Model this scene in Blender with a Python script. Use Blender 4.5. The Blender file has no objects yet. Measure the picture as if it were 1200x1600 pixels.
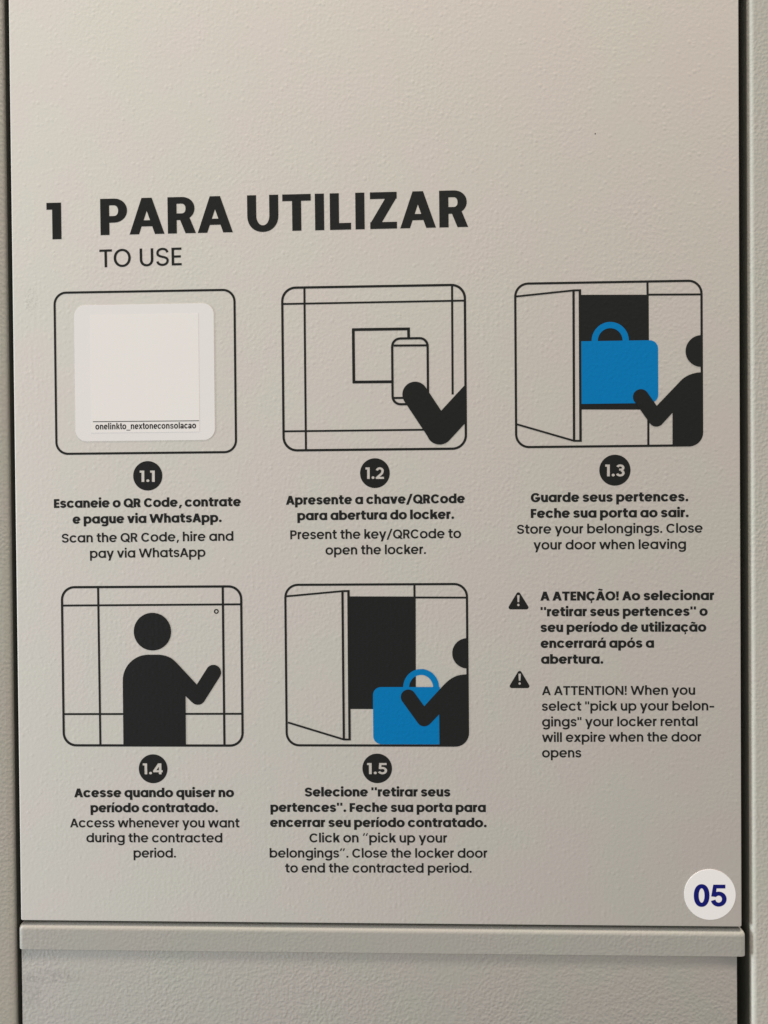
import bpy, bmesh, math
from mathutils import Vector, Matrix
from mathutils.geometry import delaunay_2d_cdt
C = bpy.context.scene

# ------------------------------------------------------------------ camera
# door plane: Y = 0, X right, Z up; the camera stands half a metre in front of it
UNIT = 0.0004                       # one plane unit in metres
F = 1250.0                          # focal length in photo pixels (1200 x 1600)
YAW, PIT, ROL = (math.radians(a) for a in (1.89407, 0.63869, -0.47896))
def rot():
    Y = Matrix(((math.cos(YAW), 0, math.sin(YAW)), (0, 1, 0), (-math.sin(YAW), 0, math.cos(YAW))))
    X = Matrix(((1, 0, 0), (0, math.cos(PIT), -math.sin(PIT)), (0, math.sin(PIT), math.cos(PIT))))
    Z = Matrix(((math.cos(ROL), -math.sin(ROL), 0), (math.sin(ROL), math.cos(ROL), 0), (0, 0, 1)))
    return Z @ X @ Y
RC = rot()
RT = RC.transposed()
DIST = F * UNIT
cam_d = bpy.data.cameras.new('camera')
cam = bpy.data.objects.new('camera', cam_d)
C.collection.objects.link(cam)
C.camera = cam
r_ = RC.row[0]; d_ = RC.row[1]; f_ = RC.row[2]      # right, down, forward in (x, down, depth)
def w3(v): return Vector((v[0], v[2], -v[1]))
rx_, up_, fw_ = w3(r_), -w3(d_), w3(f_)
M = Matrix((rx_, up_, -fw_)).transposed().to_4x4()
M.translation = Vector((0, -DIST, 0))
cam.matrix_world = M
cam_d.sensor_fit = 'VERTICAL'
cam_d.sensor_height = 32.0
cam_d.lens = 32.0 * F / 1600.0
cam_d.clip_start = 0.01
cam_d.clip_end = 50
cam_d.dof.use_dof = False

# ------------------------------------------------------------------ world, lamps, exposure
W = bpy.data.worlds.new('World'); C.world = W; W.use_nodes = True
bgn = W.node_tree.nodes['Background']
bgn.inputs[0].default_value = (1.0, 0.955, 0.895, 1); bgn.inputs[1].default_value = 0.61
def area(name, loc, target, sx, sy, power, col):
    L = bpy.data.lights.new(name, 'AREA'); L.shape = 'RECTANGLE'; L.size = sx; L.size_y = sy
    L.energy = power; L.color = col
    o = bpy.data.objects.new(name, L); C.collection.objects.link(o); o.location = loc
    o.rotation_euler = (Vector(target) - Vector(loc)).to_track_quat('-Z', 'Y').to_euler()
    return o
area('window_light', (-6.5, -0.66, -0.4), (0, 0, 0.0), 0.9, 3.0, 640.0, (0.86, 0.96, 1.0))
area('ceiling_light', (0.20, -0.60, 5.5), (0, 0, 0.0), 2.8, 0.8, 640.0, (1.0, 0.87, 0.73))
C.view_settings.view_transform = 'Standard'; C.view_settings.look = 'None'
C.view_settings.exposure = 0.0; C.view_settings.gamma = 1.0

# ------------------------------------------------------------------ materials
def coat(name, col, rough, bump_h, scale, mottle=0.02, smudge=False, spec=0.14, lumps=0.0):
    m = bpy.data.materials.new(name); m.use_nodes = True
    nt = m.node_tree; N = nt.nodes; L = nt.links
    b = N['Principled BSDF']; b.inputs['Roughness'].default_value = rough
    b.inputs['Specular IOR Level'].default_value = spec
    tc = N.new('ShaderNodeTexCoord')
    n1 = N.new('ShaderNodeTexNoise'); n1.inputs['Scale'].default_value = scale
    n1.inputs['Detail'].default_value = 0.6; n1.inputs['Roughness'].default_value = 0.5; n1.inputs['Distortion'].default_value = 0.15
    L.new(tc.outputs['Object'], n1.inputs['Vector'])
    rp = N.new('ShaderNodeMapRange')
    rp.inputs['From Min'].default_value = 0.35; rp.inputs['From Max'].default_value = 0.72
    L.new(n1.outputs[0], rp.inputs['Value'])
    # the relief is stronger in some areas of the coat than in others
    n3 = N.new('ShaderNodeTexNoise'); n3.inputs['Scale'].default_value = 14; n3.inputs['Detail'].default_value = 2
    L.new(tc.outputs['Object'], n3.inputs['Vector'])
    r3 = N.new('ShaderNodeMapRange'); r3.inputs['From Min'].default_value = 0.35; r3.inputs['From Max'].default_value = 0.7
    r3.inputs['To Min'].default_value = 0.5; r3.inputs['To Max'].default_value = 1.2
    L.new(n3.outputs[0], r3.inputs['Value'])
    n2 = N.new('ShaderNodeTexNoise'); n2.inputs['Scale'].default_value = 1500; n2.inputs['Detail'].default_value = 2
    L.new(tc.outputs['Object'], n2.inputs['Vector'])
    mx = N.new('ShaderNodeMath'); mx.operation = 'MULTIPLY'
    L.new(rp.outputs[0], mx.inputs[0]); L.new(r3.outputs[0], mx.inputs[1])
    ad = N.new('ShaderNodeMath'); ad.operation = 'MULTIPLY_ADD'; ad.inputs[1].default_value = 0.06
    L.new(n2.outputs[0], ad.inputs[0]); L.new(mx.outputs[0], ad.inputs[2])
    bp = N.new('ShaderNodeBump'); bp.inputs['Strength'].default_value = 1.0; bp.inputs['Distance'].default_value = bump_h
    L.new(ad.outputs[0], bp.inputs['Height']); L.new(bp.outputs[0], b.inputs['Normal'])
    # scattered round lumps where the powder ran together
    vo = N.new('ShaderNodeTexVoronoi'); vo.inputs['Scale'].default_value = 330
    L.new(tc.outputs['Object'], vo.inputs['Vector'])
    vr = N.new('ShaderNodeMapRange'); vr.interpolation_type = 'SMOOTHSTEP'
    vr.inputs['From Min'].default_value = 0.62; vr.inputs['From Max'].default_value = 0.0
    L.new(vo.outputs['Distance'], vr.inputs['Value'])
    sp = N.new('ShaderNodeSeparateColor'); L.new(vo.outputs['Color'], sp.inputs[0])
    vt = N.new('ShaderNodeMapRange'); vt.inputs['From Min'].default_value = 0.50; vt.inputs['From Max'].default_value = 1.1
    L.new(sp.outputs[0], vt.inputs['Value'])
    vm = N.new('ShaderNodeMath'); vm.operation = 'MULTIPLY'; L.new(vr.outputs[0], vm.inputs[0]); L.new(vt.outputs[0], vm.inputs[1])
    va = N.new('ShaderNodeMath'); va.operation = 'MULTIPLY_ADD'; va.inputs[1].default_value = lumps
    L.new(vm.outputs[0], va.inputs[0]); L.new(ad.outputs[0], va.inputs[2])
    L.new(va.outputs[0], bp.inputs['Height'])
    # faint hue drift of the pigment
    n4 = N.new('ShaderNodeTexNoise'); n4.inputs['Scale'].default_value = 22; n4.inputs['Detail'].default_value = 3
    L.new(tc.outputs['Object'], n4.inputs['Vector'])
    cr = N.new('ShaderNodeValToRGB'); e = cr.color_ramp.elements
    e[0].position = 0.40; e[1].position = 0.62
    e[0].color = (col[0] * (1 + mottle), col[1] * (1 - mottle), col[2] * (1 + mottle * .3), 1)
    e[1].color = (col[0] * (1 - mottle), col[1] * (1 + mottle * .7), col[2] * (1 - mottle * .3), 1)
    L.new(n4.outputs[0], cr.inputs[0])
    out = cr.outputs[0]
    if smudge:
        # rubbed grey scuffs in the upper left corner of the sheet
        sx = N.new('ShaderNodeSeparateXYZ'); L.new(tc.outputs['Object'], sx.inputs[0])
        def ellipse(cx, cz, rx, rz, amt, nscale, lo):
            a = N.new('ShaderNodeMath'); a.operation = 'SUBTRACT'; a.inputs[1].default_value = cx; L.new(sx.outputs[0], a.inputs[0])
            a2 = N.new('ShaderNodeMath'); a2.operation = 'DIVIDE'; a2.inputs[1].default_value = rx; L.new(a.outputs[0], a2.inputs[0])
            a3 = N.new('ShaderNodeMath'); a3.operation = 'POWER'; a3.inputs[1].default_value = 2; L.new(a2.outputs[0], a3.inputs[0])
            c = N.new('ShaderNodeMath'); c.operation = 'SUBTRACT'; c.inputs[1].default_value = cz; L.new(sx.outputs[2], c.inputs[0])
            c2 = N.new('ShaderNodeMath'); c2.operation = 'DIVIDE'; c2.inputs[1].default_value = rz; L.new(c.outputs[0], c2.inputs[0])
            c3 = N.new('ShaderNodeMath'); c3.operation = 'POWER'; c3.inputs[1].default_value = 2; L.new(c2.outputs[0], c3.inputs[0])
            s = N.new('ShaderNodeMath'); s.operation = 'ADD'; L.new(a3.outputs[0], s.inputs[0]); L.new(c3.outputs[0], s.inputs[1])
            g = N.new('ShaderNodeMapRange'); g.interpolation_type = 'SMOOTHSTEP'; g.inputs['From Min'].default_value = 1; g.inputs['From Max'].default_value = 0.1
            L.new(s.outputs[0], g.inputs['Value'])
            nz = N.new('ShaderNodeTexNoise'); nz.inputs['Scale'].default_value = nscale; nz.inputs['Detail'].default_value = 4
            L.new(tc.outputs['Object'], nz.inputs['Vector'])
            nr = N.new('ShaderNodeMapRange'); nr.inputs['From Min'].default_value = lo; nr.inputs['From Max'].default_value = lo + 0.16
            L.new(nz.outputs[0], nr.inputs['Value'])
            k = N.new('ShaderNodeMath'); k.operation = 'MULTIPLY'; L.new(g.outputs[0], k.inputs[0]); L.new(nr.outputs[0], k.inputs[1])
            k2 = N.new('ShaderNodeMath'); k2.operation = 'MULTIPLY'; k2.inputs[1].default_value = amt; L.new(k.outputs[0], k2.inputs[0])
            return k2.outputs[0]
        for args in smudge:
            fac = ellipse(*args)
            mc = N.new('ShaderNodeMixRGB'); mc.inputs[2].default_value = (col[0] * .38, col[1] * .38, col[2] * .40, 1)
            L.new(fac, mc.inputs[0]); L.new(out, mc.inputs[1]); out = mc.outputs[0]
    L.new(out, b.inputs['Base Color'])
    # rubbed areas shine a little more
    n5 = N.new('ShaderNodeTexNoise'); n5.inputs['Scale'].default_value = 30; n5.inputs['Detail'].default_value = 5
    L.new(tc.outputs['Object'], n5.inputs['Vector'])
    r5 = N.new('ShaderNodeMapRange'); r5.inputs['From Min'].default_value = 0.3; r5.inputs['From Max'].default_value = 0.7
    r5.inputs['To Min'].default_value = rough - 0.07; r5.inputs['To Max'].default_value = rough + 0.07
    L.new(n5.outputs[0], r5.inputs['Value']); L.new(r5.outputs[0], b.inputs['Roughness'])
    return m
def lin(r, g, b):
    f = lambda c: ((c / 255 + 0.055) / 1.055) ** 2.4 if c > 10 else c / 255 / 12.92
    return (f(r), f(g), f(b))
BH, BS = 0.000036, 480
COAT = (0.575, 0.548, 0.512)
M_DOOR = coat('door_powder_coat', COAT, 0.55, BH * 0.9, BS, 0.011, lumps=2.2,
              smudge=[(0.012, 0.055 + 0.34, 0.006, 0.010, 0.35, 900, 0.5)])
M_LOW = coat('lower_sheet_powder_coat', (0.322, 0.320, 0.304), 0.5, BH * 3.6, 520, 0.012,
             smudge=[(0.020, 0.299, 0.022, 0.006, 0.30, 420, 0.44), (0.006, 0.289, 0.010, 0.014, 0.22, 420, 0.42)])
M_RAIL = coat('rail_powder_coat', (0.362, 0.358, 0.334), 0.42, BH * 2.0, 520, 0.01)
M_POST = coat('post_powder_coat', (0.400, 0.388, 0.348), 0.5, BH * 3.0, 500, 0.012)
M_BLACK = coat('black_print', (0.009, 0.0105, 0.0105), 0.55, BH * .8, BS, 0.0, spec=0.18, lumps=1.8)
M_BLUE = coat('blue_print', (0.0, 0.175, 0.455), 0.6, BH * .6, BS, 0.0, spec=0.08, lumps=1.2)
M_GLOSS = coat('glossy_white_vinyl', (0.81, 0.80, 0.81), 0.35, BH * .12, BS * .6, 0.004)
M_STICK = coat('white_vinyl', (0.745, 0.73, 0.74), 0.45, BH * .18, BS * .6, 0.004)
M_PAPER = coat('white_label_paper', (0.765, 0.75, 0.75), 0.5, BH * .15, BS * .6, 0.004)
M_NAVY = coat('navy_print', (0.003, 0.006, 0.150), 0.5, BH * .15, BS * .6, 0.0, spec=0.12)
M_GAP_SHADE = coat('gap_shade', (0.10, 0.104, 0.088), 0.7, BH * .2, BS, 0.0, spec=0.2)  # dark colour standing in for the shade inside the door gaps
M_DARK = coat('dark_cabinet_inside', (0.03, 0.03, 0.027), 0.7, BH, BS, 0.0)
M_STEEL = coat('dull_steel', (0.10, 0.095, 0.09), 0.4, BH * .3, BS, 0.0)

# ------------------------------------------------------------------ plane geometry helpers
def P(px, py):
    """point of the door plane seen at a photo pixel, in plane units (x, z)"""
    d = RT @ Vector(((px - 600) / F, (py - 800) / F, 1.0))
    return Vector((d[0] / d[2] * F, -d[1] / d[2] * F))
def area2(p):
    return sum(p[i][0] * p[(i + 1) % len(p)][1] - p[(i + 1) % len(p)][0] * p[i][1] for i in range(len(p))) / 2
def region(adds, subs=(), mask=None):
    """union of polygons minus others, clipped by a mask -> (verts, triangles)"""
    verts, faces, kinds = [], [], []
    for kind, polys in (('a', adds), ('s', subs), ('m', [mask] if mask else [])):
        for p in polys:
            A = area2(p)
            if abs(A) < 1e-4: continue
            if A < 0: p = list(reversed(p))
            n = len(verts); verts += [Vector((q[0], q[1])) for q in p]
            faces.append(list(range(n, n + len(p)))); kinds.append(kind)
    v, e, f, ov, oe, of = delaunay_2d_cdt(verts, [], faces, 1, 1e-3, True)
    out = []
    for t, o in zip(f, of):
        k = {kinds[i] for i in o}
        if 'a' in k and 's' not in k and (mask is None or 'm' in k): out.append(tuple(t))
    idx = {}; tri = [tuple(idx.setdefault(i, len(idx)) for i in t) for t in out]
    return [(v[i][0], v[i][1]) for i in idx], tri
def arc(cx, cy, rx, ry, a0, a1, n=20, p=2.0):
    r = []
    for i in range(n + 1):
        a = math.radians(a0 + (a1 - a0) * i / n); c, s = math.cos(a), math.sin(a)
        if p != 2.0:
            c = math.copysign(abs(c) ** (2 / p), c); s = math.copysign(abs(s) ** (2 / p), s)
        r.append((cx + rx * c, cy + ry * s))
    return r
def bez(p0, p1, p2, p3, n=10):
    return [tuple((1 - t) ** 3 * p0[k] + 3 * (1 - t) ** 2 * t * p1[k] + 3 * (1 - t) * t * t * p2[k] + t ** 3 * p3[k] for k in (0, 1))
            for t in (i / n for i in range(n + 1))]
def hull(pts):
    pts = sorted(set(pts)); out = []
    for seq in (pts, pts[::-1]):
        h = []
        for p in seq:
            while len(h) > 1 and (h[-1][0] - h[-2][0]) * (p[1] - h[-2][1]) - (h[-1][1] - h[-2][1]) * (p[0] - h[-2][0]) <= 0: h.pop()
            h.append(p)
        out += h[:-1]
    return out
def ribbon(path, w, h=None, closed=False):
    """smooth band along a path; w is its width where it runs upright, h where it runs level"""
    h = w if h is None else h
    q = [path[0]]
    for p in path[1:]:
        if math.hypot(p[0] - q[-1][0], p[1] - q[-1][1]) > 1e-3: q.append(p)
    if closed and math.hypot(q[0][0] - q[-1][0], q[0][1] - q[-1][1]) < 1e-3: q.pop()
    n = len(q); L, R_ = [], []
    for i in range(n):
        a = q[i - 1] if (i or closed) else q[i]
        b = q[(i + 1) % n] if (i < n - 1 or closed) else q[i]
        dx, dy = b[0] - a[0], b[1] - a[1]; l = math.hypot(dx, dy) or 1
        nx, ny = -dy / l, dx / l; k = math.hypot(nx * w / 2, ny * h / 2)
        L.append((q[i][0] + nx * k, q[i][1] + ny * k)); R_.append((q[i][0] - nx * k, q[i][1] - ny * k))
    out = []
    for i in range(n if closed else n - 1):
        j = (i + 1) % n; out.append(hull([L[i], L[j], R_[j], R_[i]]))
    return out
def disc(cx, cy, r, n=48, ry=None): return arc(cx, cy, r, ry or r, 0, 360 - 360 / n, n - 1)
def capsule(a, b, r):
    dx, dy = b[0] - a[0], b[1] - a[1]; l = math.hypot(dx, dy); nx, ny = -dy / l * r, dx / l * r
    return [[(a[0] + nx, a[1] + ny), (b[0] + nx, b[1] + ny), (b[0] - nx, b[1] - ny), (a[0] - nx, a[1] - ny)]]
def seg(a, b, w): return capsule(a, b, w / 2)
def rrect(x0, y0, x1, y1, r, n=8, corners=(1, 1, 1, 1)):
    """rounded rectangle, corners in the order (x1,y1) (x0,y1) (x0,y0) (x1,y0)"""
    out = []
    for k, (cx, cy, a) in enumerate(((x1, y1, 0), (x0, y1, 90), (x0, y0, 180), (x1, y0, 270))):
        rr = r if corners[k] else 0.01
        out += arc(cx - rr * (1 if cx == x1 else -1), cy - rr * (1 if cy == y1 else -1), rr, rr, a, a + 90, n)
    return out

# ------------------------------------------------------------------ the lettering (a geometric sans drawn as bands)
XH, CAP, ASC, DSC, OV = 568.0, 700.0, 752.0, -215.0, 9.0
_cache = {}
def glyph(ch, s, h, hd=False):
    """-> advance, [polygons]; s upright stem, h level stroke"""
    t = (s - 85) / 85.0
    def lp(a, b): return a + (b - a) * t
    n = 22 if hd else 14
    SB, RB, VB = (lp(74, 55), lp(44, 32), lp(14, 10)) if hd else (lp(62, 34), lp(36, 18), lp(8, 0))
    pol = []
    def rect(x0, y0, x1, y1): pol.append([(x0, y0), (x1, y0), (x1, y1), (x0, y1)])
    def poly(*p): pol.append(list(p))
    def ring(x0, x1, y0, y1, p=2.12):
        pol.extend(ribbon(arc((x0 + x1) / 2, (y0 + y1) / 2, (x1 - x0 - s) / 2, (y1 - y0 - h) / 2, 0, 360, 2 * n, p), s, h, True))
    def rib(path, ss=None, hh=None): pol.extend(ribbon(path, ss or s, hh or h))
    def acute(cx, y): poly((cx - 50, y - 5), (cx + lp(15, 45), y - 5), (cx + lp(115, 150), y + lp(150, 165)), (cx + lp(5, -5), y + lp(150, 165)))
    def tilde(cx, y):
        k = lp(70, 112)
        rib([(cx + x, yy) for x, yy in bez((-130, y + 10), (-90, y + 90), (-45, y + 85), (0, y + 45), 6) + bez((0, y + 45), (45, y + 5), (90, y), (130, y + 80), 6)[1:]], k * .95, k * .9)
    def cedilla(cx):
        k = lp(55, 80)
        rib([(cx, 10), (cx, -50)] , k, k)
        rib(arc(cx - 5, -105, 52, 55, 85, -120, 8), k, k * .9)
    def diag(x0, y0, x1, y1, k):           # band with level ends, k = level width
        poly((x0, y0), (x0 + k, y0), (x1 + k, y1), (x1, y1))
    base = {'á': 'a', 'ã': 'a', 'í': 'i', 'ó': 'o', 'ç': 'c', 'Ç': 'C', 'Ã': 'A'}.get(ch, ch)
    sd = s * 1.08                           # level width of a diagonal
    adv = 0
    b = base
    if b in 'abdpqg':
        w = lp(572, 602); L = RB if b in 'adqg' else SB
        ring(L, L + w, -OV, XH + OV)
        sx = L + w - s if b in 'adqg' else L
        y0, y1 = 0, XH
        if b in 'bd': y1 = ASC
        if b in 'pq': y0 = DSC
        if b == 'g':
            rib([(sx + s / 2, XH), (sx + s / 2, -20)] + arc(L + w / 2 + 5, -20, w / 2 - s / 2 - 5, 215 - h / 2, 0, -152, n, 2.1))
        else: rect(sx, y0, sx + s, y1)
        adv = L + w + (SB if b in 'adqg' else RB)
        cx = L + w / 2
    elif b == 'o':
        w = lp(566, 604); ring(RB, RB + w, -OV, XH + OV); adv = w + 2 * RB; cx = adv / 2
    elif b == 'c':
        w = lp(560, 596); rx = (w - s) / 2; ry = (XH + 2 * OV - h) / 2
        rib(arc(RB + w / 2, XH / 2, rx, ry, lp(38, 33), 360 - lp(38, 33), int(1.7 * n), 2.12)); adv = RB + w * .955 + lp(26, 20); cx = RB + w / 2
    elif b == 'e':
        w = lp(560, 594); rx = (w - s) / 2; ry = (XH + 2 * OV - h) / 2; yb = XH / 2 + lp(-8, -4)
        rib(arc(RB + w / 2, XH / 2, rx, ry, -2, 360 - lp(40, 36), int(1.8 * n), 2.12))
        hb = h * .86; rect(RB + s * .6, yb - hb / 2, RB + w - s * .35, yb + hb / 2); adv = w + 2 * RB; cx = RB + w / 2
    elif b in 'nhmru':
        w = lp(448, 500); st = ASC if b == 'h' else XH
        def arch(x0, x1):
            ry = lp(190, 205)
            rib(arc((x0 + x1) / 2, XH + OV - h / 2 - ry, (x1 - x0) / 2, ry, 172, 0, n, 2.15) + [(x1, 0)])
        if b == 'r':
            rect(SB, 0, SB + s, XH)
            rib(arc(SB + s / 2 + lp(195, 220), XH - lp(225, 215) - lp(2, 6) , lp(195, 220), lp(225, 215) - h / 2 + 8, 172, 92, n, 2.1), None, h * 1.15)
            adv = SB + s / 2 + lp(195, 220) + lp(18, 12)
        elif b == 'u':
            rect(SB + w - s, 0, SB + w, XH); ry = lp(190, 205)
            x0, x1 = SB + s / 2, SB + w - s / 2
            rib([(x0, XH)] + arc((x0 + x1) / 2, -OV + h / 2 + ry, (x1 - x0) / 2, ry, 180, 352, n, 2.15)); adv = w + 2 * SB
        else:
            rect(SB, 0, SB + s, st); arch(SB + s / 2, SB + w - s / 2)
            if b == 'm': arch(SB + w - s / 2, SB + 2 * w - 1.5 * s); w = 2 * w - s
            adv = w + 2 * SB
        cx = adv / 2
    elif b in 'il':
        if b == 'l': rect(SB, 0, SB + s, ASC)
        else:
            rect(SB, 0, SB + s, XH)
            if ch == 'i': pol.append(disc(SB + s / 2, XH + lp(135, 140), lp(58, 92), 20))
        adv = s + 2 * SB; cx = SB + s / 2
    elif b == 't':
        x = lp(105, 95); rect(x - lp(85, 75), XH - h, x + s + lp(120, 118), XH)
        rib([(x + s / 2, XH + 138), (x + s / 2, 190)] + arc(x + s / 2 + lp(130, 140), 150, lp(130, 140), 150 - h / 2, 180, 262, 8, 2.3) + [(x + s + lp(115, 112), h / 2)])
        adv = x + s + lp(140, 138)
    elif b == 's' or b == 'S':
        H = XH if b == 's' else CAP; w = lp(410, 462) if b == 's' else lp(490, 545); L = lp(34, 26) if b == 's' else lp(42, 32)
        x0, x1 = L + s * .46, L + w - s * .46; y0, y1 = -OV + h / 2, H + OV - h / 2; cx = (x0 + x1) / 2
        yl, yr = y0 + (y1 - y0) * .74, y0 + (y1 - y0) * .265; kx = (x1 - x0) * .29; ky = (y1 - y0) * .145
        sp = (y1 - y0) * lp(.33, .30)
        sh = s * .92
        rib(bez((x1 - lp(6, 2), y1 - (y1 - y0) * .225), (x1 - lp(25, 20), y1 - (y1 - y0) * .06), (cx + kx * .8, y1), (cx, y1), 7)
            + bez((cx, y1), (cx - kx, y1), (x0 + 6, yl + ky), (x0 + 6, yl), 7)[1:]
            + bez((x0 + 6, yl), (x0 + 6, yl - sp), (x1, yr + sp), (x1, yr), 14)[1:]
            + bez((x1, yr), (x1, yr - ky), (cx + kx, y0), (cx, y0), 7)[1:]
            + bez((cx, y0), (cx - kx * .8, y0), (x0 + lp(12, 8), y0 + (y1 - y0) * .07), (x0, y0 + (y1 - y0) * .225), 7)[1:], sh, h * .97)
        adv = w + 2 * L
    elif b == 'k':
        rect(SB, 0, SB + s, ASC); x = SB + s; w = lp(320, 350)
        q = min(s * 1.28, w * .66)
        diag(x - q * .72, XH * .27, x + w - q, XH, q); diag(x + w + 14 - q, 0, x + w * .06, XH * .60, q)
        adv = x + w + VB
    elif b in 'vy':
        w = lp(530, 580); c = VB + w / 2
        if b == 'v':
            diag(VB, XH, c - sd / 2, 0, sd); diag(VB + w - sd, XH, c - sd / 2, 0, sd)
        else:
            diag(VB, XH, c - sd / 2 - 4, 10, sd); ex = (w / 2 - sd / 2) / XH
            diag(VB + w - sd, XH, c - sd / 2 + ex * DSC, DSC, sd)
        adv = w + 2 * VB
    elif b == 'w' or b == 'W':
        H = XH if b == 'w' else CAP; w = lp(790, 880) if b == 'w' else lp(960, 1060); q = sd * .94
        x1, x2, c = VB + w * .27, VB + w * .73, VB + w / 2
        diag(VB, H, x1 - q / 2, 0, q); diag(c - q / 2, H, x1 - q / 2, 0, q)
        diag(c - q / 2, H, x2 - q / 2, 0, q); diag(VB + w - q, H, x2 - q / 2, 0, q); adv = w + 2 * VB
    elif b == 'x':
        w = lp(500, 570); q = s * 1.25
        diag(VB, 0, VB + w - q, XH, q); diag(VB + w - q, 0, VB, XH, q); adv = w + 2 * VB
    elif b == 'z' or b == 'Z':
        H = XH if b == 'z' else CAP; w = lp(405, 440) if b == 'z' else lp(490, 505); L = lp(40, 34) if b == 'z' else lp(52, 50)
        rect(L, 0, L + w, h); rect(L, H - h, L + w, H)
        q = s * 1.2; poly((L, h * .8), (L + q, h * .8), (L + w, H - h * .8), (L + w - q, H - h * .8)); adv = w + 2 * L
    elif b == 'A':
        w = lp(640, 672); c = VB + w / 2; q = s * 1.06
        diag(VB, 0, c - q / 2 - lp(0, 6), CAP, q); diag(VB + w - q, 0, c - q / 2 + lp(0, 6), CAP, q)
        y = lp(165, 150); hb = h * .92; ins = (y + hb * .5) / CAP * (w / 2 - q / 2) + q * .6
        rect(VB + ins, y, VB + w - ins, y + hb); adv = w + 2 * VB; cx = c
    elif b in 'COQG':
        w = {'C': lp(660, 690), 'O': lp(675, 715), 'Q': lp(675, 715), 'G': lp(672, 702)}[b]
        rx = (w - s) / 2; ry = (CAP + 2 * OV - h) / 2; c = RB + w / 2; cx = c
        if b in 'OQ': ring(RB, RB + w, -OV, CAP + OV, 2.06)
        if b == 'Q': diag(c + w * .5 - s * .85 - 12, lp(-30, -35), c + w * .0, lp(235, 250), s * 1.22)
        if b == 'C': rib(arc(c, CAP / 2, rx, ry, lp(40, 36), 360 - lp(40, 36), 2 * n, 2.06))
        if b == 'G':
            rib(arc(c, CAP / 2, rx, ry, lp(40, 36), 360 - 2, 2 * n, 2.06))
            rect(c - lp(10, 20), CAP / 2 - h + lp(20, 30), RB + w - s * .08, CAP / 2 + lp(20, 30))
            adv = w + 2 * RB
        adv = w + 2 * RB - (lp(30, 24) if b == 'C' else 0)
    elif b in 'EFLTIN':
        if b in 'EFL':
            w = {'E': lp(392, 420), 'F': lp(380, 408), 'L': lp(360, 398)}[b]
            rect(SB, 0, SB + s, CAP)
            if b in 'EL': rect(SB + s * .5, 0, SB + w, h)
            if b in 'EF':
                rect(SB + s * .5, CAP - h, SB + w, CAP); yb = CAP * (.5 if b == 'E' else .46)
                rect(SB + s * .5, yb - h / 2, SB + w - 28, yb + h / 2)
            adv = SB + w + lp(44, 30)
        if b == 'T':
            w = lp(492, 540); L = lp(22, 22); rect(L, CAP - h, L + w, CAP); rect(L + w / 2 - s / 2, 0, L + w / 2 + s / 2, CAP - h * .5); adv = w + 2 * L
        if b == 'I': rect(SB, 0, SB + s, CAP); adv = s + 2 * SB
        if b == 'N':
            w = lp(560, 610); rect(SB, 0, SB + s, CAP); rect(SB + w - s, 0, SB + w, CAP)
            poly((SB, CAP), (SB + s, CAP), (SB + w, 0), (SB + w - s, 0)); adv = w + 2 * SB
    elif b == 'U':
        w = lp(530, 592); x0, x1 = SB + s / 2, SB + w - s / 2; ry = lp(225, 250)
        rib([(x0, CAP)] + arc((x0 + x1) / 2, -OV + h / 2 + ry, (x1 - x0) / 2, ry, 180, 360, n, 2.1) + [(x1, CAP)]); adv = w + 2 * SB
    elif b in 'PR':
        w = lp(470, 516); y0 = lp(300, 238) if b == 'P' else lp(305, 258); rect(SB, 0, SB + s, CAP)
        cy = (CAP + y0) / 2; ry = (CAP - y0 - h) / 2; xr = SB + w - s / 2; xa = xr - ry * 1.02
        rib([(SB + s * .5, CAP - h / 2)] + arc(xa, cy, xr - xa, ry, 90, -90, n, 2.05) + [(SB + s * .5, y0 + h / 2)])
        adv = SB + w + RB
        if b == 'R':
            k = s * 1.15; diag(SB + w + lp(20, 22) - k, 0, SB + w * .40, y0 + h * .6, k); adv = SB + w + lp(34, 44)
    elif b in '0O5234':
        if b == '0': w = lp(560, 610); ring(RB, RB + w, -OV, CAP + OV, 2.1); adv = w + 2 * RB
        if b == '2':
            w = 470; L = 36; rib(arc(L + w * .48, CAP - 205, w * .44 - s * .3, 205 - h / 2 + OV, 172, -20, 14) + bez((L + w * .86 - s * .2, CAP - 290), (L + w * .78, 330), (L + w * .5, 230), (L + s * .62, h * .8), 8), s * .92, h)
            rect(L, 0, L + w, h); adv = w + 72
        if b == '3':
            w = 480; L = 32
            rib(arc(L + w * .46, CAP - 190, w * .40 - s * .2, 190 - h / 2 + OV, 160, -72, 14), s * .92, h)
            rib(arc(L + w * .46, 205, w * .5 - s * .45, 205 - h / 2 + OV, 75, -162, 16), s * .92, h)
            rect(L + w * .34, CAP * .5 - 10, L + w * .62, CAP * .5 - 10 + h * .9); adv = w + 64
        if b == '4':
            w = 540; L = 20; rect(L + w * .60, 0, L + w * .60 + s, CAP); rect(L, 130, L + w, 130 + h)
            diag(L, 130 + h * .8, L + w * .60 - s * .25, CAP, s * 1.15); adv = w + 40
        if b == '5':
            w = 490; L = 34; rect(L + 60, CAP - h, L + w - 30, CAP)
            poly((L + 60, CAP), (L + 60 + s * .9, CAP), (L + 45 + s * .85, 320), (L + 35, 320))
            rib(arc(L + w * .47, 222, w * .53 - s * .47, 222 - h / 2 + OV, 128, -160, 18), s * .92, h); adv = w + 66
    elif b == '1':
        k = lp(60, 95); rect(SB - 30 + k, 0, SB - 30 + k + s, CAP); rect(SB - 40, CAP - h * 1.02, SB - 30 + k + s * .5, CAP); adv = SB - 30 + k + s + lp(80, 60)
    elif b == '.':
        r = lp(58, 92); pol.append(disc(lp(40, 36) + r, r - 6, r, 20)); adv = 2 * r + 2 * lp(40, 36)
    elif b == ',':
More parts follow.
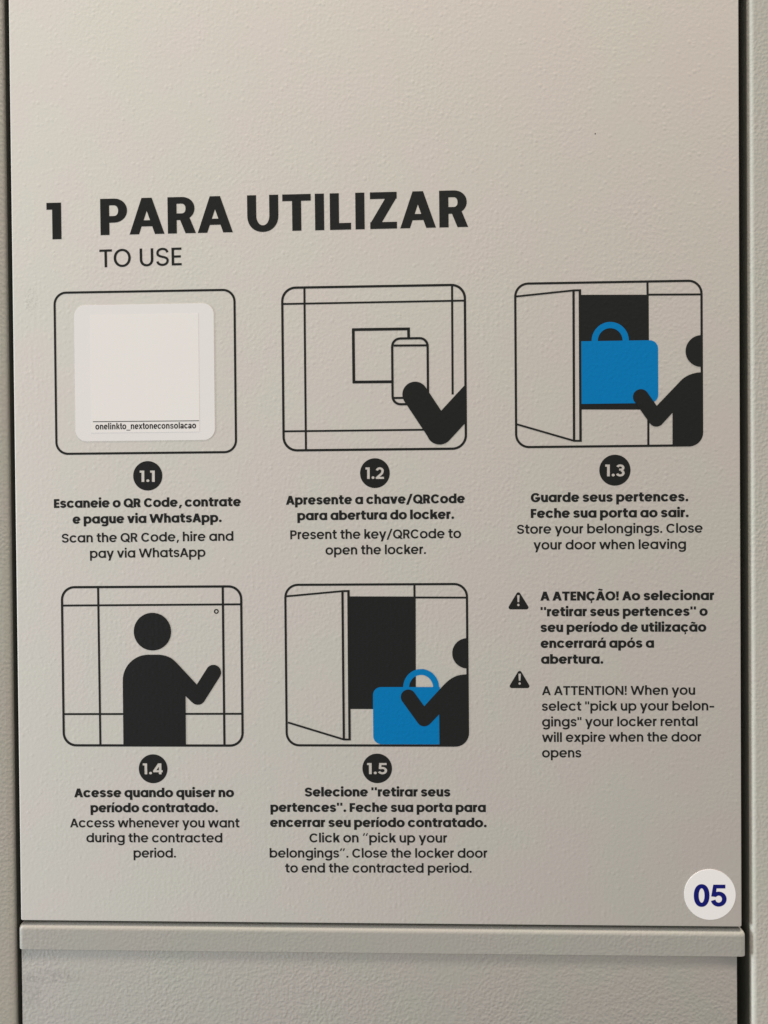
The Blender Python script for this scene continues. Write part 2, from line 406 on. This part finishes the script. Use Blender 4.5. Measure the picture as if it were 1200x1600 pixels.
        k = s * .95; poly((50, -115), (50 + k * .75, -115), (50 + k * 1.45, lp(100, 140)), (50 + k * .45, lp(100, 140))); adv = lp(215, 280)
    elif b == '!':
        r = lp(56, 88); c = lp(115, 130); pol.append(disc(c, r - 6, r, 20))
        poly((c - s * .36, 220), (c + s * .36, 220), (c + s * .52, CAP), (c - s * .52, CAP)); adv = 2 * c
    elif b == '/':
        diag(5, -90, lp(330, 330), ASC + 10, s * .95); adv = lp(335, 330) + s
    elif b == '-':
        rect(40, 225, 40 + lp(330, 360), 225 + h); adv = lp(410, 440)
    elif b == '_':
        rect(-5, -150, 505, -150 + 80); adv = 500
    elif b == '"':
        k = s * .8; rect(40, CAP - 210, 40 + k, CAP + 25); rect(40 + k * 1.6, CAP - 210, 40 + k * 2.6, CAP + 25); adv = 80 + k * 2.6
    elif b == '“':
        k = s * .8
        for o in (0, k * 1.85): poly((45 + o, CAP - 180), (45 + o + k * .9, CAP - 180), (45 + o + k * 1.55, CAP + 30), (45 + o + k * .75, CAP + 30))
        adv = 80 + k * 3.5
    elif b == '”':
        k = s * .8
        for o in (0, k * 1.85): poly((40 + o, CAP - 180), (40 + o + k * .8, CAP - 180), (40 + o + k * 1.55, CAP + 30), (40 + o + k * .55, CAP + 30))
        adv = 80 + k * 3.5
    elif b == ' ': return lp(250, 215), []
    if ch in 'áíó': acute(cx - (0 if ch != 'í' else 5), XH + 55)
    if ch == 'ã': tilde(cx, XH + 75)
    if ch == 'Ã': tilde(cx, CAP + 85)
    if ch in 'çÇ': cedilla(cx)
    return adv, pol
def grotesque(ch):
    """plainer bold letters for the small printed label and the number sticker"""
    s, h = 160, 122; XB = 520; pol = []
    def rib(p, ss=s, hh=h): pol.extend(ribbon(p, ss, hh))
    def rect(x0, y0, x1, y1): pol.append([(x0, y0), (x1, y0), (x1, y1), (x0, y1)])
    if ch == 'a':
        rib(arc(262, 335, 160, 134, 165, 0, 10) + [(422, 100), (432, 0)])
        rib(arc(212, 148, 120, 98, 95, 385, 12)); rib([(205, 246), (300, 262), (410, 290)], s, h * .75); return 556, pol
    if ch == 'o': rib(arc(305, 260, 200, 210, 0, 360, 26, 2.15), s, h); pol = ribbon(arc(305, 260, 200, 210, 0, 360, 26, 2.15), s, h, True); return 611, pol
    if ch == 'n': rect(65, 0, 65 + s, XB); rib(arc(305, 290, 168, 180, 170, 0, 10, 2.2) + [(473, 0)]); return 611, pol
    if ch == 'e':
        rib(arc(280, 260, 180, 210, -2, 318, 22, 2.15)); rect(120, 215, 500, 215 + 90); return 556, pol
    if ch == 'l': rect(68, 0, 68 + s, 716); return 278, pol
    if ch == 'i': rect(68, 0, 68 + s, XB); rect(68, 590, 68 + s, 716); return 278, pol
    if ch == 'k':
        rect(65, 0, 65 + s, 716); pol.append([(190, 210), (350, XB), (525, XB), (200, 160)][::1]); pol.append([(260, 270), (375, 340), (560, 0), (390, 0)]); return 556, pol
    if ch == 't': rib([(165, 690), (165, 140)] + arc(245, 140, 80, 85, 180, 265, 6) + [(320, 58)]); rect(20, XB - 105, 320, XB); return 333, pol
    if ch == '_': rect(-5, -150, 560, -75); return 556, pol
    if ch == 'x': pol += [[(10, 0), (180, 0), (545, XB), (375, XB)], [(375, 0), (545, 0), (180, XB), (10, XB)]]; return 556, pol
    if ch == 'c': rib(arc(290, 260, 185, 210, 35, 325, 22, 2.15)); return 556, pol
    if ch == 's':
        x0, x1, y0, y1 = 95, 445, 47, 473; cx = 270
        rib(bez((440, 380), (420, 450), (350, y1), (cx, y1), 6) + bez((cx, y1), (150, y1), (105, 430), (105, 385), 6)[1:] + bez((105, 385), (105, 255), (448, 290), (448, 150), 12)[1:]
            + bez((448, 150), (448, 80), (380, y0), (cx, y0), 6)[1:] + bez((cx, y0), (170, y0), (110, 75), (90, 150), 6)[1:], 125, 108); return 556, pol
    return 300, pol
def set_text(text, a, b, cap, s=95, h=84, centre=False, gfun=None, hd=False):
    """polygons-to-triangles of one line; a, b = plane points under the first and last ink; cap = cap height in plane units"""
    x = 0; items = []
    for ch in text:
        key = (ch, s, h, hd, gfun is not None)
        if key not in _cache:
            adv, pol = gfun(ch) if gfun else glyph(ch, s, h, hd)
            _cache[key] = (adv, region(pol) if pol else ([], []), min([p[0] for q in pol for p in q], default=0), max([p[0] for q in pol for p in q], default=0))
        adv, reg, lo, hi = _cache[key]
        items.append((x, reg, lo, hi)); x += adv
    ink0 = items[0][0] + items[0][2]; ink1 = items[-1][0] + items[-1][3]
    k = cap / CAP
    L = (b - a).length; u = (b - a) / L; v = Vector((-u[1], u[0]))
    kx = L / (ink1 - ink0)
    print('TEXT %-36s x/y %.3f' % (text, kx / k))
    V, T = [], []
    for x0, (vs, ts), lo, hi in items:
        n = len(V)
        for p in vs: V.append(tuple(a + u * ((x0 + p[0] - ink0) * kx) + v * (p[1] * k)))
        T += [tuple(i + n for i in t) for t in ts]
    return V, T

# ------------------------------------------------------------------ object helpers
def tag(o, label=None, cat=None, group=None, kind=None):
    for k, v in (('label', label), ('category', cat), ('group', group), ('kind', kind)):
        if v: o[k] = v
    return o
def empty(name, loc):
    o = bpy.data.objects.new(name, None); C.collection.objects.link(o); o.location = loc; o.empty_display_size = 0.02
    return o
def link(name, me, mat, parent):
    me.materials.append(mat); o = bpy.data.objects.new(name, me); C.collection.objects.link(o); o.parent = parent
    return o
def sheet(name, V, T, mat, root, lift, parent=None, label=None):
    """flat print: V in plane units, lifted off the sheet by `lift` metres towards the viewer"""
    ox, oy, oz = root.location
    me = bpy.data.meshes.new(name)
    T = [t if area2([V[i] for i in t]) > 0 else t[::-1] for t in T]
    me.from_pydata([(x * UNIT - ox, -lift - oy, z * UNIT - oz) for x, z in V], [], T)
    me.update()
    return tag(link(name, me, mat, parent or root), label)
def join(parts):
    V, T = [], []
    for v, t in parts:
        n = len(V); V += v; T += [tuple(i + n for i in q) for q in t]
    return V, T
def box(name, x0, x1, y0, y1, z0, z1, mat, root, bevel=0.0, segs=4, only=None, label=None):
    ox, oy, oz = root.location if root else (0, 0, 0)
    bm = bmesh.new(); bmesh.ops.create_cube(bm, size=1)
    for v in bm.verts:
        v.co = Vector((x0 if v.co.x < 0 else x1, y0 if v.co.y < 0 else y1, z0 if v.co.z < 0 else z1)) - Vector((ox, oy, oz))
    if bevel:
        es = [e for e in bm.edges if only is None or only(e)]
        bmesh.ops.bevel(bm, geom=es, offset=bevel, segments=segs, profile=0.5, affect='EDGES')
    me = bpy.data.meshes.new(name); bm.to_mesh(me); bm.free()
    for p in me.polygons: p.use_smooth = True
    me.set_sharp_from_angle(angle=math.radians(32)) if hasattr(me, 'set_sharp_from_angle') else None
    return tag(link(name, me, mat, root), label)

# ------------------------------------------------------------------ the cabinet
XL, XR = -627.3 * UNIT, 508.4 * UNIT               # door sides
ZB = -661.9 * UNIT                                 # its lower edge
ZT = 0.62; Z0 = -0.62
inside = box('cabinet_back', XL - 0.03, XR + 0.03, 0.045, 0.050, Z0, ZT, M_DARK, None)
tag(inside, kind='structure')

door = empty('locker_door', (XL, 0, ZB))
tag(door, 'pale grey powder coated locker door printed with five black and blue instruction pictures', 'locker door')
box('door_panel', XL, XR, 0.0, 0.018, ZB, ZT, M_DOOR, door, 0.0011, 4)

# posts either side of the door, their near edges rolled over
def post(x0, x1, side, label):
    r = empty('cabinet_post', (x0, 0, Z0)); tag(r, label, 'cabinet post', 'upright posts either side of the locker door')
    box('post_cover', x0, x1, -0.0003, 0.040, Z0, ZT, M_POST, r, 0.0032, 6,
        only=lambda e: all(abs(v.co.y) < 0.01 - 0.0 and abs(v.co.x - (x1 - x0 if side > 0 else 0)) < 1e-5 for v in e.verts))
    xs = (x1 + 0.0002, x1 - 0.0001) if side > 0 else (x0 - 0.0003, x0 + 0.0001)
    box('gap_shade_strip', min(xs), max(xs), 0.0040 if side > 0 else 0.0034, 0.040, Z0, ZT, M_GAP_SHADE, r)  # added strip: paints the shade deep in the side gap
    return r
zl = P(14.2, 1440)[0] * UNIT; zr = (P(1180, 0)[0] + P(1180, 1400)[0]) / 2 * UNIT
post(zl + 0.0030 - 0.075, zl + 0.0030, 1, 'narrow textured grey post along the left side of the printed door')
post(zr - 0.0030, zr - 0.0030 + 0.075, -1, 'smooth grey post right of the printed door with a bright rolled edge')

# the front below
zr1 = P(600, 1448.9)[1] * UNIT; zr0 = P(600, 1488.4)[1] * UNIT
lx0 = P(33, 1540)[0] * UNIT; lx1 = P(1153, 1560)[0] * UNIT
low = empty('lower_locker_front', (lx0, 0, -0.60))
tag(low, 'plain textured grey locker front under the printed door with a raised rail along its top', 'locker front')
box('front_sheet', lx0, lx1, 0.0006, 0.018, -0.60, zr0 + 0.0015, M_LOW, low, 0.0009, 3)
box('gap_shade_strip', XL + 0.001, XR - 0.001, 0.0034, 0.018, zr1 - 0.001, ZB - 0.0003, M_GAP_SHADE, low)  # added dark strip, shade of the slot between door and rail
def rail():
    x0, x1 = P(28.2, 1462)[0] * UNIT, P(1166, 1475)[0] * UNIT
    ox, oy, oz = low.location; r = 0.0028; y0, y1 = -0.0004, 0.016; f = 0.0034
    # outline of the front seen square on, each ring set back along the rolled edge
    rings = []
    n = 7
    def ringpts(ins, y):
        pts = [(x1 - ins, zr0)]
        rr = max(r + 0.0012 - ins, 0.0004)
        pts += [(x1 - ins - rr + rr * math.cos(a), zr1 - ins - rr + rr * math.sin(a)) for a in [math.radians(9 * i) for i in range(11)]]
        pts += [(x0 + ins + rr - rr * math.sin(a), zr1 - ins - rr + rr * math.cos(a)) for a in [math.radians(9 * i) for i in range(11)]]
        pts += [(x0 + ins, zr0)]
        return [(x - ox, y - oy, z - oz) for x, z in pts]
    for i in range(n + 1):
        a = math.radians(90 * i / n); rings.append(ringpts((1 - math.sin(a)) * 0.0001 + f * (1 - math.sin(a)), y0 + f * 0.85 * (1 - math.cos(a))))
    rings.append(ringpts(0, y1))
    V = [p for q in rings for p in q]; m = len(rings[0]); Fc = [tuple(range(m))[::-1]]
    for k in range(len(rings) - 1):
        for j in range(m - 1): Fc.append((k * m + j, k * m + j + 1, (k + 1) * m + j + 1, (k + 1) * m + j))
    Fc.append(tuple(k * m for k in range(len(rings)))); Fc[-1] = Fc[-1] + tuple(k * m + m - 1 for k in reversed(range(len(rings))))
    me = bpy.data.meshes.new('top_rail'); me.from_pydata(V, [], Fc); me.update()
    bm = bmesh.new(); bm.from_mesh(me); bmesh.ops.recalc_face_normals(bm, faces=bm.faces)
    es = [e for e in bm.edges if all(abs(v.co.z - (zr0 - oz)) < 1e-6 for v in e.verts) and all(v.co.y - oy * 0 < 0.003 for v in e.verts)]
    bm.to_mesh(me); bm.free()
    for p in me.polygons: p.use_smooth = True
    me.set_sharp_from_angle(angle=math.radians(35))
    link('top_rail', me, M_RAIL, low)
    # hinge pin head lying in the gap at the right end
    c = P(1134, 1449.6) * UNIT
    bm = bmesh.new(); bmesh.ops.create_cone(bm, cap_ends=True, segments=20, radius1=0.0036, radius2=0.0036, depth=0.0016)
    bmesh.ops.bevel(bm, geom=list(bm.edges), offset=0.0003, segments=1, affect='EDGES')
    for v in bm.verts: v.co += Vector((c[0] - ox, 0.006 - oy, c[1] - 0.0006 - oz))
    me = bpy.data.meshes.new('hinge_pin'); bm.to_mesh(me); bm.free(); link('hinge_pin', me, M_STEEL, low)
rail()

# ------------------------------------------------------------------ the print on the door
L1, L2, L3, L4 = 0.00006, 0.00010, 0.00014, 0.00018
BOLD = dict(s=200, h=160); REG = dict(s=142, h=126)
# heading
V, T = join([set_text('1', P(73.3, 374.3), P(96.3, 373.8), 57.6, 176, 130, hd=True),
             ])
sheet('heading_number', V, T, M_BLACK, door, L1)
V, T = set_text('PARA UTILIZAR', P(157.2, 367.6), P(731.6, 354.6), 57.0, 174, 130, hd=True)
sheet('heading_text', V, T, M_BLACK, door, L1)
V, T = set_text('TO USE', P(155.7, 417.9), P(284, 414.6), 28.0, 104, 92, hd=True)
sheet('subheading_text', V, T, M_BLACK, door, L1)
CAPH = 14.1
def block(name, lines, wt, label):
    V, T = join([set_text(t, P(x0, y0), P(x1, y1), CAPH, **wt) for t, x0, x1, y0, y1 in lines])
    sheet(name, V, T, M_BLACK, door, L1, label=label)
block('caption_text', [('Escaneie o QR Code, contrate', 84.3, 376.6, 793.8, 791.0), ('e pague via WhatsApp.', 113.5, 346.4, 818.5, 815.8)], BOLD, 'bold caption below the picture with the white sticker')
block('caption_text', [('Scan the QR Code, hire and', 96.7, 364.8, 848.0, 844.9), ('pay via WhatsApp', 140.7, 321.1, 872.0, 870.0)], REG, 'light caption below the picture with the white sticker')
block('caption_text', [('Apresente a chave/QRCode', 446.7, 726.6, 788.8, 786.1), ('para abertura do locker.', 464.6, 709.6, 813.0, 810.8)], BOLD, 'bold caption below the picture of a phone')
block('caption_text', [('Present the key/QRCode to', 453.6, 720.6, 842.7, 840.8), ('open the locker.', 508.6, 665.6, 866.8, 865.6)], REG, 'light caption below the picture of a phone')
block('caption_text', [('Guarde seus pertences.', 829.3, 1075.5, 784.7, 783.3), ('Feche sua porta ao sair.', 829.3, 1076, 809.4, 808.1)], BOLD, 'bold caption at the upper right')
block('caption_text', [('Store your belongings. Close', 807.9, 1098, 834.2, 832.3), ('your door when leaving', 833.5, 1071.9, 858.8, 857.6)], REG, 'light caption at the upper right')
block('caption_text', [('Acesse quando quiser no', 116, 365.8, 1245.8, 1245.5), ('período contratado.', 141.5, 340.5, 1269.3, 1269.1)], BOLD, 'bold caption at the lower left')
block('caption_text', [('Access whenever you want', 109.5, 374.3, 1292.8, 1293), ('during the contracted', 135, 347.5, 1316.1, 1316.4), ('period.', 208.8, 275, 1340, 1340)], REG, 'light caption at the lower left')
block('caption_text', [('Selecione "retirar seus', 476.3, 703.7, 1244.6, 1244.6), ('pertences". Feche sua porta para', 422.6, 759.2, 1268.6, 1268.9), ('encerrar seu período contratado.', 422, 760.4, 1292.2, 1292.6)], BOLD, 'bold caption at the lower middle')
block('caption_text', [('Click on “pick up your', 483.5, 698.6, 1316.2, 1316.6), ('belongings”. Close the locker door', 421.4, 761.6, 1340, 1340.3), ('to end the contracted period.', 445.7, 737, 1363.4, 1363.7)], REG, 'light caption at the lower middle')
block('warning_text', [('A ATENÇÃO! Ao selecionar', 844.2, 1116, 938.6, 937.6), ('"retirar seus pertences" o', 844.7, 1105.8, 963.1, 962.2), ('seu período de utilização', 844.7, 1103.7, 987.6, 987),
    ('encerrará após a', 844.7, 1022, 1012.4, 1012.1), ('abertura.', 845.3, 942.7, 1037.2, 1037.1)], BOLD, 'bold warning paragraph')
block('warning_text', [('A ATTENTION! When you', 846.8, 1086.2, 1086.2, 1085.6), ('select "pick up your belon-', 846.8, 1116, 1110.7, 1110.1), ('gings" your locker rental', 847, 1090, 1135.2, 1134.4),
    ('will expire when the door', 847, 1095.9, 1159.4, 1158.6), ('opens', 847, 908.3, 1183.6, 1183.5)], REG, 'light warning paragraph')

# number badges: discs with the figures left open
def badge(cx, cy, r, text, x0, x1, yb, cap):
    c = P(cx, cy)
    V, T = set_text(text, P(x0, yb), P(x1, yb), cap, s=150, h=130)
    sheet('number_badge', *region([disc(c[0], c[1], r * 1.0, 64)], [[V[i] for i in t] for t in T]), M_BLACK, door, L1)
badge(230.9, 743.5, 23.3, '1.1', 218.2, 241.8, 753.0, 18)
badge(585.8, 739.3, 23.3, '1.2', 570.9, 600.0, 748.3, 18)
badge(960.8, 734.7, 24.0, '1.3', 945.6, 976.0, 744.3, 18.4)
badge(239.3, 1201.2, 23.0, '1.4', 223.2, 254.2, 1209.8, 17.4)
badge(589.4, 1200.6, 23.3, '1.5', 573.7, 605.0, 1209.6, 17.6)

# warning triangles
def warning(ax, ay, bx0, bx1, by):
    r = 3.2
    a, b, c = (P(ax, ay + r * 1.6), P(bx0 + r * 1.2, by - r), P(bx1 - r * 1.2, by - r))
    adds = [[tuple(a), tuple(b), tuple(c)]]
    for p, q in ((a, b), (b, c), (c, a)): adds += capsule(p, q, r) + [disc(p[0], p[1], r, 20)]
    m = P(ax, ay + 6.2); n = P(ax, ay + 17.2); d = P(ax, ay + 21.6)
    subs = [[(m[0] - 1.9, m[1]), (m[0] + 1.9, m[1]), (n[0] + 1.3, n[1]), (n[0] - 1.3, n[1])], disc(d[0], d[1], 1.9, 16)]
    sheet('warning_triangle', *region(adds, subs), M_BLACK, door, L1)
warning(809.9, 923.6, 794.0, 826.4, 952.2)
warning(811.9, 1046.4, 795.8, 827.9, 1075.2)

# ------------------------------------------------------------------ pictograms
class Picto:
    """drawing space of one picture: its own coordinates, squared up to a true rectangle on the door"""
    def __init__(s, ox, oy, k, tl, tr, br, bl):
        s.q = (tl, tr, br, bl); pp = [P(ox + x / k, oy + y / k) for x, y in s.q]
        s.x0 = (pp[0][0] + pp[3][0]) / 2; s.x1 = (pp[1][0] + pp[2][0]) / 2
        s.z1 = (pp[0][1] + pp[1][1]) / 2; s.z0 = (pp[2][1] + pp[3][1]) / 2; s.k = k
        s.W, s.H = s.x1 - s.x0, s.z1 - s.z0
    def st(s, x, y):
        tl, tr, br, bl = s.q; u = v = 0.5
        for _ in range(6):
            u0 = tl[0] + (bl[0] - tl[0]) * v; u1 = tr[0] + (br[0] - tr[0]) * v; u = (x - u0) / (u1 - u0)
            v0 = tl[1] + (tr[1] - tl[1]) * u; v1 = bl[1] + (br[1] - bl[1]) * u; v = (y - v0) / (v1 - v0)
        return u, v
    def m(s, pt):
        u, v = s.st(*pt); return (s.x0 + s.W * u, s.z1 - s.H * v)
    def ms(s, pts): return [s.m(p) for p in pts]
    def frame(s, r, lw):
        return ribbon(rrect(s.x0, s.z0, s.x1, s.z1, r, 10), lw, lw, True)
    def mask(s, r, g): return rrect(s.x0 - g, s.z0 - g, s.x1 + g, s.z1 + g, r + g, 10)
    def line(s, a, b, w): return seg(s.m(a), s.m(b), w)
    def cap(s, a, b, r):                       # r in drawing pixels
        a, b = s.m(a), s.m(b); r = r / s.k
        return capsule(a, b, r) + [disc(a[0], a[1], r, 40), disc(b[0], b[1], r, 40)]
    def disc(s, c, r): c = s.m(c); return disc(c[0], c[1], r / s.k, 64)
    def rr(s, x0, y0, x1, y1, r, corners=(1, 1, 1, 1)):
        a, b = s.m((x0, y1)), s.m((x1, y0)); return rrect(a[0], a[1], b[0], b[1], r / s.k, 8, corners)
def smooth(pts, n=6):
    """Catmull-Rom through open points"""
    out = []
    for i in range(len(pts) - 1):
        p0, p1, p2, p3 = pts[max(i - 1, 0)], pts[i], pts[i + 1], pts[min(i + 2, len(pts) - 1)]
        for j in range(n):
            t = j / n
            out.append(tuple(0.5 * (2 * p1[k] + (p2[k] - p0[k]) * t + (2 * p0[k] - 5 * p1[k] + 4 * p2[k] - p3[k]) * t * t + (3 * p1[k] - p0[k] - 3 * p2[k] + p3[k]) * t ** 3) for k in (0, 1)))
    return out + [pts[-1]]

# 1.1: frame with the stuck-on label
A = Picto(60, 430, 3.529, (88, 100), (1080, 78), (1091, 973), (101, 988))
fr = sheet('picture_frame', *region(A.frame(18.5, 3.6)), M_BLACK, door, L1, label='picture frame round the white sticker')
def slab(name, poly, mat, lift, thick, parent, label=None):
    """thin sticker with real thickness"""
    ox, oy, oz = door.location; n = len(poly)
    if area2(poly) < 0: poly = poly[::-1]
    V = [(x * UNIT - ox, -lift - thick - oy, z * UNIT - oz) for x, z in poly] + [(x * UNIT - ox, -lift - oy, z * UNIT - oz) for x, z in poly]
    Fc = [tuple(range(n))] + [(i, i + n, (i + 1) % n + n, (i + 1) % n) for i in range(n)]
    me = bpy.data.meshes.new(name); me.from_pydata(V, [], Fc); me.update()
    return tag(link(name, me, mat, parent), label)
st = slab('sticker', A.rr(208, 152, 966, 918, 62), M_STICK, 0.00002, 0.00016, door, 'large white sticker with rounded corners')
slab('paper_label', A.rr(294, 209, 882, 871, 2), M_PAPER, 0.00018, 0.00005, st)
sheet('printed_rule', *region(A.line((303, 809), (888, 801), 1.1)), M_BLACK, door, 0.00026, st)
V, T = set_text('onelinkto_nextoneconsolacao', Vector(A.m((317, 852))), Vector(A.m((872, 843))), 9.8, gfun=grotesque)
sheet('printed_address', V, T, M_BLACK, door, 0.00026, st)

# 1.2: hand holding a phone to the reader
B = Picto(420, 430, 3.529, (71, 69), (1082, 54), (1086, 956), (85, 967))
lines = B.frame(21, 3.8) + B.line((195, 69), (208, 965), 3.4) + B.line((1012, 55), (1014, 658), 3.4) + B.line((72, 158), (1084, 141), 3.1) + B.line((87, 861), (862, 852), 3.1)
ph = B.rr(685, 347, 877, 712, 44)
pf = [q for q in ribbon(ph, 3.7, 3.7, True)]
sq = 4.5
lines2 = B.line((467, 294), (471, 594), sq) + B.line((461, 300), (779, 296), sq) + B.line((772, 290), (773, 352), sq) + B.line((465, 589), (690, 587), sq)
fr = sheet('picture_frame', *region(lines), M_BLACK, door, L1, label='picture frame of the phone picture')
sheet('reader_square', *region(lines2, [ph]), M_BLACK, door, L1 + 0.00001, fr)
sheet('phone_outline', *region(pf + B.line((690, 388), (872, 387), 3.4) + B.line((690, 677), (760, 676), 3.4)), M_BLACK, door, L2, fr)
arm = B.cap((808, 657), (942.6, 862), 70) + B.cap((942.6, 862), (1160, 625), 72)
sheet('arm', *region(arm, [], B.mask(21, 1.3)), M_BLACK, door, L3, fr)

def open_locker(p, door_pts, xa, xb, ytop, ybot, ex, extra, r=20, lw=3.6):
    """frame, swung door and dark opening shared by two of the pictures"""
    (tl, tr, br, bl) = door_pts
    ls = p.frame(r, lw)
    for e in extra: ls += p.line(*e)
    f = sheet('picture_frame', *region(ls, [], None), M_BLACK, door, L1)
    sheet('locker_opening', *region([p.ms([(xa, ytop), (xb, ytop), (xb + 3, ybot), (xa + 4, ybot)])]), M_BLACK, door, L1 + 0.00001, f)
    d = p.line(tl, tr, 3.0) + p.line(bl, br, 3.0) + p.line((tr[0], tr[1] - 4), (br[0], br[1] + 4), 3.7) \
        + p.line((tr[0] - 3, tr[1]), (ex[0] + 6, tr[1] - 1), 3.1) + p.line((ex[0], tr[1] - 5), (ex[1], br[1] + 5), 3.9) + p.line((br[0] - 3, br[1]), (ex[1] + 6, br[1]), 3.1)
    sheet('open_door', *region(d), M_BLACK, door, L2, f)
    return f

# 1.3: person putting a bag in
Cc = Picto(780, 420, 3.529, (91, 82), (1114, 66), (1120, 972), (91, 985))
f3 = open_locker(Cc, ((95, 152), (413, 119), (413, 949), (95, 858)), 445, 826, 143, 776, (448, 449), [((819, 75), (820, 150), 3.4), ((826, 143), (1114, 142), 3.2), ((824, 770), (824, 972), 3.4)])
f3['label'] = 'picture frame at the upper right'
cx, cz = Cc.m((614, 398)); k = 3.529
bag = [Cc.rr(455, 393, 877, 745, 46, (1, 0, 0, 1))] + ribbon(arc(cx, cz, 84 / k, 87 / k, 0, 180, 30), 34 / k, 34 / k)
sheet('bag', *region(bag), M_BLUE, door, L3, f3)
body = smooth([(1130, 571), (1092, 572), (1052, 583), (1015, 604), (985, 634)], 5) + [(930, 692), (868, 757), (868, 828), (898, 858), (957, 793), (957, 990), (1130, 990)]
per = [Cc.ms(body)] + Cc.cap((782, 706), (868, 827), 42.5)
sheet('person_body', *region(per, [], Cc.mask(20, 1.3)), M_BLACK, door, L4, f3)
sheet('person_head', *region([Cc.disc((1116, 453), 86.5)], [], Cc.mask(20, 1.3)), M_BLACK, door, L4, f3)

# 1.4: person at the cabinet
D = Picto(80, 890, 3.75, (63, 106), (1115, 96), (1120, 1030), (74, 1031))
ls = D.frame(20, 3.8) + D.line((277, 105), (289, 1030), 3.5) + D.line((1008, 97), (1014, 1030), 3.7) + D.line((64, 213), (1116, 201), 3.2) + D.line((75, 848), (1118, 843), 3.2)
f4 = sheet('picture_frame', *region(ls), M_BLACK, door, L1, label='picture frame at the lower left')
cx, cz = D.m((970, 243)); sheet('lock_ring', *region(ribbon(arc(cx, cz, 2.9, 2.9, 0, 360, 24), 1.9, 1.9, True)), M_BLACK, door, L1, f4)
body = [(424, 1031), (421, 660)] + arc(572, 650, 151, 152, 180, 270, 14)[1:] + [(620, 498)] + smooth([(636, 498), (672, 504), (708, 520), (740, 548)], 4) + [(853, 670), (860, 745), (827, 777), (789, 740), (790, 1031)]
per = [D.ms(body)] + D.cap((860, 746), (952, 601), 45.5)
sheet('person_body', *region(per, [], D.mask(20, 1.3)), M_BLACK, door, L3, f4)
sheet('person_head', *region([D.disc((596, 363), 112)], [], D.mask(20, 1.3)), M_BLACK, door, L3, f4)

# 1.5: person taking the bag out
E_ = Picto(430, 890, 3.75, (62, 92), (1120, 82), (1133, 1030), (65, 1031))
f5 = open_locker(E_, ((66, 159), (397, 127), (403, 996), (73, 897)), 430, 824, 162, 817, (432, 437), [((816, 86), (817, 165), 3.4), ((430, 163), (1119, 162), 3.1)])
f5['label'] = 'picture frame at the lower middle'
cx, cz = E_.m((857, 690)); k = 3.75
bag = [E_.rr(577, 686, 966, 1023, 48, (0, 1, 1, 0))] + ribbon(arc(cx, cz, 88 / k, 92 / k, 0, 180, 30), 35 / k, 35 / k)
sheet('bag', *region(bag), M_BLUE, door, L3, f5)
body = smooth([(1145, 611), (1100, 613), (1060, 622), (1020, 645), (985, 678)], 5) + [(930, 738), (873, 802), (875, 875), (906, 906), (963, 846), (966, 1045), (1145, 1045)]
per = [E_.ms(body)] + E_.cap((782, 745), (875, 873), 44)
sheet('person_body', *region(per, [], E_.mask(20, 1.3)), M_BLACK, door, L4, f5)
sheet('person_head', *region([E_.disc((1126, 488), 89)], [], E_.mask(20, 1.3)), M_BLACK, door, L4, f5)

# round number sticker
c = P(1109.1, 1397.6)
ns = slab('number_sticker', disc(c[0], c[1], 39.3, 96), M_GLOSS, 0.00002, 0.00018, door, 'round white sticker with the number 05')
def T10(p): return tuple(P(1050 + p[0] / 10, 1340 + p[1] / 10))
zero = ribbon(arc(461, 590, 84, 145, 0, 360, 40, 2.15), 78, 66, True)
five = [[(642, 420), (832, 420), (832, 480), (650, 480)], [(642, 420), (702, 420), (686, 560), (673, 612), (610, 604)]]
five += ribbon(arc(726, 645, 89, 86, 222 - 360 + 0, 0, 1)[:0] + arc(726, 645, 89, 86, -140, 168, 30)[:0] + arc(727, 646, 88, 86, 168, -142, 30), 74, 64)
sheet('printed_number', *region([[T10(p) for p in q] for q in zero + five]), M_NAVY, door, 0.00022, ns)

# tiny chip in the coat near the top right
c = P(930, 209); sheet('paint_chip', *region([disc(c[0], c[1], 0.9, 8, 1.2)]), M_BLACK, door, L1)
C.render.film_transparent = False
